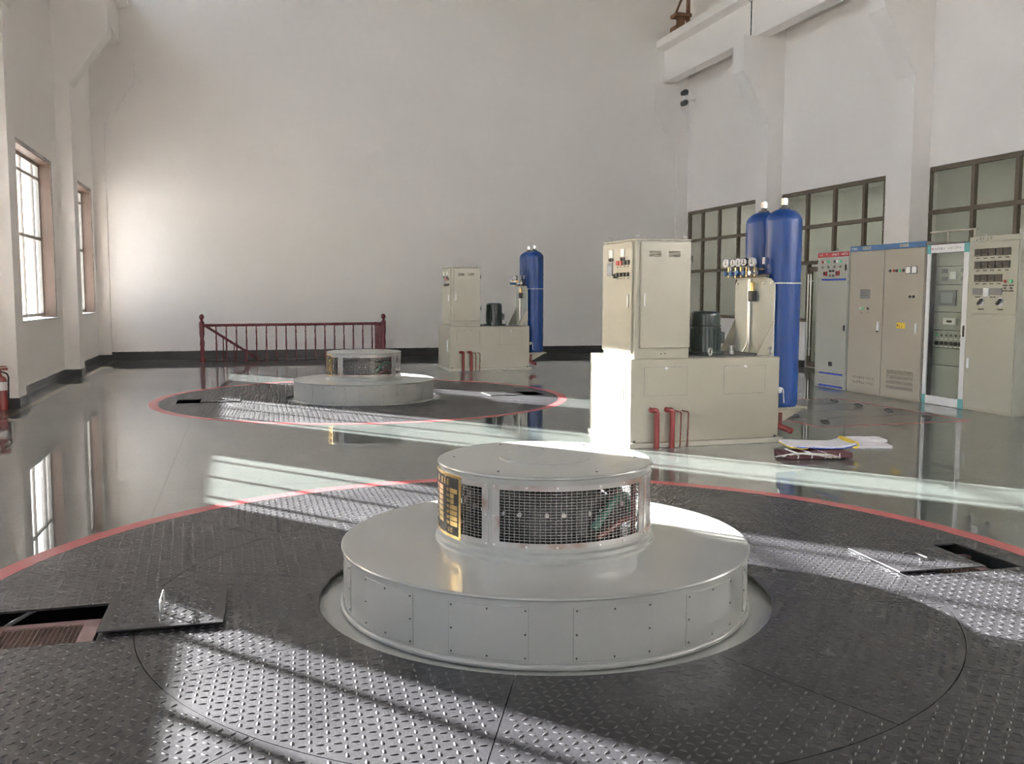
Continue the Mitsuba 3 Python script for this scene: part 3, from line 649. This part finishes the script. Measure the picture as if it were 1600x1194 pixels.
# ---------------------------------------------------------------- switch cabinets along the right side
FX = 9.2
def face(m, y, z, d=0.0): return on_mx(m, FX-d, y, z)
def fb(y0, y1, z0, z1, d, b=.0015, x=None):
    x = FX if x is None else x
    return box(x-d, x+.001, min(y0, y1), max(y0, y1), min(z0, z1), max(z0, z1), b if d > .004 else 0)
def lampm(y, z, r=.017, d=.014, x=None):
    x = FX if x is None else x
    return cyl((x-d, y, z), (x, y, z), r, 12)
# red headed cabinet
k = thing('switch_cabinet', 'pale grey switch cabinet with a red header strip, leftmost of the row', 'cabinet')
part(k, 'body', box(FX, FX+.6, 12.885, 13.735, .0, 2.22, .004), 'm_grey')
h = part(k, 'header', fb(12.905, 13.735, 2.125, 2.20, .008), 'm_lamp_red', label='red header strip')
for y, n in ((13.68, 2), (13.50, 1), (13.34, 4), (13.10, 4)): part(h, 'lettering', face(glyphs(n, .036, .045, int(y*100)), y, 2.145, .0085), 'm_paper', kind='stuff')
part(k, 'control_door', fb(12.905, 13.725, 1.785, 2.115, .012, .003), 'm_grey')
part(k, 'main_door', fb(12.905, 13.725, .255, 1.735, .012, .003), 'm_grey')
part(k, 'lower_panel', fb(12.905, 13.725, .06, .215, .012, .003), 'm_grey')
for z0, z1 in ((1.748, 1.775), (.225, .248), (.02, .048)): part(k, 'blue_strip', fb(12.975, 13.60, z0, z1, .014), 'm_line_blue', label='blue strip')
for i in range(3): part(k, 'vent_slot', fb(13.02, 13.60, .095+.035*i, .10+.035*i, .0128), 'm_seam')
for y, m in ((13.58, 'm_lamp_red'), (13.51, 'm_white'), (13.42, 'm_lamp_green'), (13.26, 'm_dark'), (13.19, 'm_white'), (13.10, 'm_lamp_green')): part(k, 'lamp', lampm(y, 2.05, .022, .026), m)
for y in (13.58, 13.42, 13.26, 13.10): part(k, 'push_button', lampm(y, 1.965, .018, .028), 'm_seam')
for y in (13.50, 13.17): part(k, 'breaker', fb(y-.045, y+.045, 1.825, 1.895, .028), 'm_lamp_red'); part(k, 'breaker_knob', fb(y-.015, y+.02, 1.845, 1.88, .04), 'm_black')
for y in (13.37, 13.29):
    part(k, 'switch', lampm(y, 1.90, .02, .03), 'm_black'); part(k, 'switch', lampm(y, 1.825, .018, .03), 'm_seam')
for z in (1.95, .99): part(k, 'latch', fb(12.945, 12.98, z-.045, z+.045, .024), 'm_black')
part(k, 'badge', fb(13.25, 13.35, .36, .43, .016), 'm_dark')
part(k, 'lifting_eye', mv(rot(torus(.022, .006, n=14), 90, (1, 0, 0)), FX+.08, 13.35, 2.24), 'm_dark', 40)
# blue headed twin cabinet
k = thing('switch_cabinet', 'wide beige switch cabinet with a blue header and two tall doors', 'cabinet')
part(k, 'body', box(FX+.001, FX+.6, 11.165, 12.855, .0, 2.26, .004), 'm_beige2')
h = part(k, 'header', fb(11.165, 12.855, 2.185, 2.265, .016, .003), 'm_cab_blue', label='blue header strip')
part(h, 'lettering', on_mx(cat([mv(torus(.020, .003, n=16, k=5)), box(.03, .12, -.018, -.012, 0, .001), mv(glyph(4, .03), .03, -.008), mv(glyph(9, .03), .07, -.008)]), FX-.0165, 12.79, 2.225), 'm_white', kind='stuff')
for y, n, s in ((12.55, 5, 3), (11.70, 5, 41)):
    pk = part(h, 'name_tag', fb(y-.19, y, 2.203, 2.247, .019), 'm_grey'); part(pk, 'lettering', on_mx(glyphs(n, .024, .033, s), FX-.0192, y-.015, 2.213), 'm_dark', kind='stuff')
d1 = part(k, 'door', fb(12.035, 12.845, .03, 2.175, .016, .003), 'm_beige2'); d2 = part(k, 'door', fb(11.175, 12.022, .03, 2.175, .016, .003), 'm_beige2')
pk = part(d1, 'display', fb(12.34, 12.57, 1.46, 1.60, .024, .003), 'm_screen_frame')
part(d1, 'lettering', cat([box(FX-.0252, FX-.0245, 12.38, 12.53, z, z+.012) for z in (1.50, 1.55)]), 'm_seam', kind='stuff')
for y, m in ((12.55, 'm_white'), (12.50, 'm_lamp_green'), (12.375, 'm_black')): part(d1, 'lamp', lampm(y, 1.31, .017, .03), m)
for y in (12.56, 12.40): part(d1, 'lettering', face(glyphs(2, .022, .032, int(y*10)), y, 1.235, .0165), 'm_seam', kind='stuff')
part(d1, 'handle', fb(12.10, 12.14, .975, 1.115, .034, .005), 'm_alu'); part(d1, 'lock', fb(12.12, 12.16, .955, .975, .03), 'm_black')
for z, s in ((.225, 5), (.15, 23)): part(d1, 'lettering', face(glyphs(10 if z > .2 else 10, .036, .053, s), 12.70, z, .0165), 'm_seam', kind='stuff')
for y, m in ((11.89, 'm_dark'), (11.81, 'm_lamp_red'), (11.745, 'm_dark'), (11.67, 'm_lamp_green'), (11.595, 'm_dark')): part(d2, 'lamp', lampm(y, 1.868, .021, .03), m)
for y in (11.49, 11.365): mk = part(d2, 'meter', fb(y-.058, y+.058, 1.815, 1.925, .03, .004), 'm_screen_frame'); part(d2, 'meter_face', fb(y-.047, y+.047, 1.825, 1.915, .0312), 'm_white')
for y in (11.44, 11.365): part(d2, 'switch', lampm(y, 1.49, .02, .03), 'm_black')
sk = part(d2, 'warning_sign', fb(11.52, 11.71, 1.03, 1.115, .0175), 'm_yellow', label='yellow warning sign')
part(d2, 'lettering', cat([on_mx(glyphs(2, .03, .05, 77), FX-.0177, 11.66, 1.045), on_mx(box(0, .02, 0, .03, 0, .0006), FX-.0177, 11.695, 1.06)]), 'm_brown', kind='stuff')
part(d2, 'handle', fb(11.27, 11.305, .96, 1.11, .034, .005), 'm_alu')
for z0, z1 in ((.355, .415), (.285, .34), (.21, .265), (.135, .19)):
    vk = part(d2, 'vent', fb(11.315, 11.895, z0, z1, .0165), 'm_seam')
    part(vk, 'slats', cat([fb(11.32, 11.89, z0+.004+.009*i, z0+.008+.009*i, .020, 0) for i in range(6)]), 'm_beige2', kind='stuff')
# glazed cabinet
k = thing('switch_cabinet', 'switch cabinet with a glass door in a white frame with teal corners', 'cabinet')
GX = FX+.13
part(k, 'body', cat([box(FX+.02, FX+.6, 11.115, 11.14, .0, 2.22), box(FX+.02, FX+.6, 10.345, 10.37, .0, 2.22), box(FX+.02, FX+.6, 10.37, 11.115, 2.12, 2.22), box(FX+.02, FX+.6, 10.37, 11.115, 0, .1), box(GX+.03, FX+.6, 10.37, 11.115, .1, 2.12)]), 'm_dark')
fk = part(k, 'door_frame', cat([fb(11.07, 11.14, .12, 2.09, .02, .002, FX+.018), fb(10.35, 10.44, .12, 2.09, .02, .002, FX+.018), fb(10.44, 11.07, .005, .12, .02, .002, FX+.018), fb(10.44, 11.07, 2.09, 2.20, .02, .002, FX+.018)]), 'm_alu', label='white door frame')
for (a, b) in ((11.07, 11.14), (10.35, 10.44)):
    for (z0, z1) in ((.0, .13), (2.08, 2.205)): part(fk, 'corner', fb(a, b, z0, z1, .023, .002, FX+.018), 'm_teal', label='teal corner piece')
part(fk, 'lettering', cat([on_mx(glyphs(5, .03, .042, 61), FX-.0026, 11.0, 2.13), on_mx(glyphs(6, .03, .042, 71), FX-.0026, 10.74, 2.13)]), 'm_screen_frame', kind='stuff')
part(fk, 'logo', on_mx(Polygon([(0, 0), (.04, .012), (0, .024)]) and ex_xy(Polygon([(0, 0), (.04, .012), (0, .024)]), 0, .0008), FX-.0026, 11.05, 2.135), 'm_lamp_red')
part(fk, 'glass', trimesh.Trimesh([(FX+.012, 10.44, .12), (FX+.012, 11.07, .12), (FX+.012, 11.07, 2.09), (FX+.012, 10.44, 2.09)], [[0, 1, 2], [0, 2, 3]], process=False), 'm_glass_tint')
part(fk, 'latch', fb(10.375, 10.405, .96, 1.11, .03, .003, FX+.018), 'm_black')
zz = [.10, .545, .785, 1.03, 1.28, 1.655, 1.905, 2.12]
panels = [part(k, 'rack_panel', box(GX, GX+.03, 10.37, 11.115, a+.004, b-.004, .002), 'm_grey') for a, b in zip(zz[:-1], zz[1:])]
def gb(y0, y1, z0, z1, d): return fb(y0, y1, z0, z1, d, .0015, GX)
p = panels[5]
for y in (10.93, 10.57):
    for z in (1.845, 1.735): part(p, 'meter', gb(y-.05, y+.05, z-.028, z+.028, .014), 'm_screen_frame')
part(p, 'meter', gb(10.70, 10.82, 1.73, 1.83, .02), 'm_white')
pk = part(panels[4], 'display', gb(10.69, 11.02, 1.365, 1.58, .02), 'm_screen_frame'); part(pk, 'screen', gb(10.745, 10.965, 1.40, 1.55, .022), 'm_screen')
part(panels[4], 'switch', gb(10.45, 10.50, 1.46, 1.53, .02), 'm_dark')
pk = part(panels[3], 'module', gb(10.66, 10.90, 1.11, 1.20, .03), 'm_white'); part(pk, 'screen', gb(10.73, 10.83, 1.14, 1.17, .032), 'm_black')
for i in range(6):
    y = 11.03-.09*i
    part(panels[2], 'switch', gb(y-.028, y+.028, .825, .875, .02), 'm_black'); part(panels[2], 'tag', gb(y-.022, y+.022, .905, .92, .004), 'm_paper'); part(panels[2], 'tag', gb(y-.022, y+.022, .795, .81, .004), 'm_paper')
    part(panels[2], 'lamp', lampm(y, .962, .016, .014, GX), 'm_lamp_green' if i == 0 else 'm_seam')
# rightmost cabinet with the meter array
k = thing('switch_cabinet', 'beige switch cabinet with rows of black meters and two rotary switches, rightmost of the row', 'cabinet')
part(k, 'body', box(FX, FX+.72, 9.50, 10.345, .0, 2.20, .004), 'm_beige3')
h = part(k, 'header', box(FX-.004, FX+.72, 9.495, 10.345, 2.20, 2.265, .003), 'm_beige3')
part(h, 'lettering', on_mx(glyphs(5, .034, .062, 91), FX-.0045, 10.24, 2.215), 'm_dark', kind='stuff')
dk = part(k, 'upper_panel', fb(9.515, 10.335, 1.275, 2.185, .012, .003), 'm_beige3'); lk = part(k, 'lower_door', fb(9.515, 10.335, .03, 1.255, .012, .003), 'm_beige3')
rows = ((2.06, 5, 10.24, 9.63), (1.90, 5, 10.235, 9.63), (1.73, 4, 10.23, 9.75))
for z, n, a, b in rows:
    w = (a-b)/n
    for i in range(n):
        y = a-w*(i+.5); mk = part(dk, 'meter', fb(y-w*.45, y+w*.45, z-.047, z+.047, .024, .003), 'm_black')
        part(dk, 'meter_window', fb(y-w*.36, y+w*.36, z-.040, z-.028, .0255), 'm_seam')
        part(dk, 'tag', fb(y-w*.26, y+w*.26, z-.079, z-.066, .0135), 'm_black')
part(dk, 'lamp', lampm(9.705, 1.685, .020, .03), 'm_lamp_red'); part(dk, 'lamp', lampm(9.605, 1.685, .024, .03), 'm_lamp_green')
for y in (9.705, 9.605):
    for z in (1.635, 1.565): part(dk, 'tag', fb(y-.04, y+.04, z-.007, z+.007, .0135), 'm_black')
    part(dk, 'push_button', lampm(y, 1.60, .015, .025), 'm_seam')
part(dk, 'counter', fb(10.055, 10.24, 1.52, 1.60, .024), 'm_screen_frame'); part(dk, 'counter', fb(9.955, 10.05, 1.495, 1.605, .03), 'm_alu'); part(dk, 'counter', fb(9.75, 9.935, 1.515, 1.60, .024), 'm_screen_frame')
for y in (10.15, 9.90): part(dk, 'tag', fb(y-.05, y+.05, 1.482, 1.494, .0135), 'm_black')
for y in (10.09, 9.77):
    rk = part(dk, 'rotary_switch', lampm(y, 1.43, .055, .018), 'm_alu', 40); part(dk, 'rotary_knob', rot(box(FX-.06, FX-.018, y-.013, y+.013, 1.385, 1.475, .004), 40, (1, 0, 0), (FX, y, 1.43)), 'm_dark')
    part(dk, 'tag', fb(y-.05, y+.05, 1.325, 1.34, .0135), 'm_black')
part(lk, 'handle', fb(10.25, 10.285, .555, .69, .03, .005), 'm_alu')
for y in (9.6, 10.2): part(k, 'lifting_eye', mv(rot(torus(.024, .006, n=14), 90, (1, 0, 0)), FX+.1, y, 2.30), 'm_steel', 40)
for key, (a, b) in (('switch_cabinet', (12.858, 12.884)), ('switch_cabinet_001', (11.142, 11.163))):
    part(key, 'gap_strip', box(FX+.015, FX+.04, a, b, 0, 2.19), 'm_black', label='dark gap beside the next cabinet')
# pipe rail on top of the cabinets
solo('conduit_rail', cat([cyl((FX+.3, 10.55, 2.40), (FX+.3, 11.45, 2.40), .014, 10), cyl((FX+.3, 11.10, 2.22), (FX+.3, 11.10, 2.40), .018, 10), cyl((FX+.3, 10.60, 2.22), (FX+.3, 10.60, 2.40), .018, 10)]), 'm_beige2', 'beige conduit rail standing on top of the glass door cabinet', 'conduit', smooth=40)

# ---------------------------------------------------------------- floor hatch with lifting rings on the right
k = thing('floor_hatch', 'grey slab floor hatch with lifting rings, outlined in red, in front of the cabinets', 'floor hatch')
n = 4; w = (hy1-hy0)/n
for i in range(n):
    sk = part(k, 'slab', box(hx0+.006, hx1-.006, hy0+w*i+.005, hy0+w*(i+1)-.005, -.08, .0, .003), 'm_slab')
    for x in ((8.06, 6.62)[i % 2 == 9], 6.60):
        part(sk, 'lifting_ring', mv(rot(torus(.052, .009, n=20), 14, (1, .4, 0)), x, hy0+w*(i+.5)+rng.uniform(-.1, .1), .018), 'm_dark', 40)

# ---------------------------------------------------------------- stair railing at the end wall
k = thing('stair_railing', 'dark red stair railing with turned posts in front of the end wall', 'railing')
RY, RZ = 22.0, 0.82
def newel(x, y):
    prof = [(0, 0), (.06, 0), (.06, .12), (.045, .14), (.05, .25), (.04, .33), (.055, .42), (.038, .52), (.055, .62), (.055, .84), (.062, .86), (.05, .90), (.025, .93), (.03, .945), (.055, .985), (.055, 1.02), (.035, 1.055), (0, 1.07)]
    return lathe(prof, 20, x, y)
part(k, 'newel_post', newel(-.86, RY), 'm_railing', 30); part(k, 'newel_post', newel(3.17, RY), 'm_railing', 30)
part(k, 'handrail', tube([(-.86, RY, RZ), (3.17, RY, RZ+.02)], .032, 10), 'm_railing', 40)
for i in range(18):
    x = -.86+.30+.2165*i
    prof = [(0, 0), (.014, 0), (.014, .10), (.02, .13), (.013, .18), (.02, .40), (.013, .62), (.02, .67), (.014, .70), (.014, RZ), (0, RZ)]
    part(k, 'baluster', lathe(prof, 10, x, RY), 'm_railing', 30)
part(k, 'sloping_handrail', tube([(-.80, RY+.35, .80), (.36, RY+.35, .02)], .03, 10), 'm_railing', 40)
for x in (-.42, -.18, .06):
    part(k, 'baluster', cyl((x, RY+.35, -.2), (x, RY+.35, .80-(x+.80)*.67), .013, 8), 'm_railing')
part(k, 'return_rail', cat([tube([(3.12, RY, RZ), (3.12, YB-.04, RZ)], .032, 10)]), 'm_railing', 40)
for i in range(8):
    part(k, 'baluster', cyl((3.12, RY+.13*(i+1), 0), (3.12, RY+.13*(i+1), RZ), .014, 8), 'm_railing')

# ---------------------------------------------------------------- fire extinguisher at the left pillar
k = thing('fire_extinguisher', 'red fire extinguisher in front of the left pillar at the picture edge', 'fire extinguisher')
ex, ey = -3.035, 13.52
part(k, 'cylinder', lathe([(0, 0), (.075, 0), (.082, .015), (.082, .38), (.07, .42), (.03, .45), (.03, .47), (0, .47)], 28, ex, ey), 'm_red', 30)
part(k, 'label_band', lathe([(.0824, .26), (.0828, .26), (.0828, .37), (.0824, .37)], 28, ex, ey), 'm_paper', 30, label='pale label band')
part(k, 'valve', cat([cyl((ex, ey, .47), (ex, ey, .52), .022, 12), box(ex-.02, ex+.10, ey-.012, ey+.012, .52, .545, .003), box(ex-.02, ex+.09, ey-.012, ey+.012, .56, .575, .003)]), 'm_red')
part(k, 'hose', tube(bend([(ex+.02, ey, .50), (ex+.11, ey-.03, .47), (ex+.10, ey-.03, .15)], .05, 6), .011, 8), 'm_black', 40)

# ---------------------------------------------------------------- papers and bag on the floor by the near unit
def sheet(w, l, t, seed, curl=.0, n=14):
    """a limp stack of paper: a grid slab with waves and a curled end"""
    r = random.Random(seed); xs = np.linspace(0, w, n); ys = np.linspace(0, l, 6); V = []
    ph = r.uniform(0, 6)
    for zt in (0, t):
        for a in xs:
            for b in ys:
                z = zt+.006*math.sin(a/w*5+ph)+.004*math.sin(b/l*4+ph*2)+.006+curl*max(0, (a/w-.72)/.28)**2
                V.append((a, b, z))
    m = len(ys); N = n*m; Fc = []
    for i in range(n-1):
        for j in range(m-1):
            a, b, c, d = i*m+j, (i+1)*m+j, (i+1)*m+j+1, i*m+j+1
            Fc += [[a, c, b], [a, d, c], [N+a, N+b, N+c], [N+a, N+c, N+d]]
    def side(lst):
        for p, q in zip(lst[:-1], lst[1:]): Fc.extend([[p, q, q+N], [p, q+N, p+N]])
    side([i*m for i in range(n)]); side([(n-1)*m+j for j in range(m)]); side([i*m+m-1 for i in range(n)][::-1]); side([j for j in range(m)][::-1])
    return trimesh.Trimesh(V, Fc, process=False)
k = thing('tool_bag', 'dark red checked bag lying flat on the floor under the open book', 'bag')
bag = sheet(.62, .34, .045, 5); part(k, 'body', mv(rotz(bag, -12), 4.78, 7.53, 0), 'm_cloth', 30)
for i in range(4): part(k, 'stripe', mv(rotz(mv(sheet(.012, .345, .047, 5, n=3), .1+.13*i, -.002, 0), -12), 4.78, 7.53, 0), 'm_paper')
for q in range(3): part(k, 'cord', tube([(4.70+.06*q, 7.60-.02*q, .02), (4.82+.05*q, 7.46, .07), (5.0+.06*q, 7.36, .06), (5.16+.05*q, 7.40, .02)], .006, 6), 'm_rope', 40)
k = thing('open_book', 'open book with white pages and a yellow and blue cover, on the red bag', 'book')
part(k, 'pages', mv(rotz(sheet(.62, .36, .018, 8, .03), -14), 4.93, 7.70, .072), 'm_paper', 30)
part(k, 'cover', mv(rotz(sheet(.63, .375, .006, 8, .03), -14), 4.925, 7.69, .064), 'm_cover_blue', 30, label='blue cover')
part(k, 'cover_corner', mv(rotz(sheet(.16, .38, .009, 8), -14), 4.922, 7.685, .0635), 'm_yellow', 30, label='yellow corner of the cover')
ck = part(k, 'curled_cover', mv(rotz(tube([(0, .0, 0), (0, .37, 0)], .035, 14), -14), 5.53, 7.56, .10), 'm_yellow', 40, label='curled yellow cover')
for (x, y, z, t) in ((5.83, 7.93, 0, 'lower'), (5.90, 8.10, .03, 'upper')):
    k = thing('notebook', f'pale notebook on the floor beside the open book, the {t} of the two', 'notebook')
    part(k, 'pages', mv(rotz(box(0, .34, 0, .24, z+.003, z+.022, .002), -16), x, y, 0), 'm_paper')
    part(k, 'cover', mv(rotz(cat([box(-.003, .343, -.003, .243, z, z+.003), box(-.003, .343, -.003, .243, z+.022, z+.025)]), -16), x, y, 0), 'm_paper')
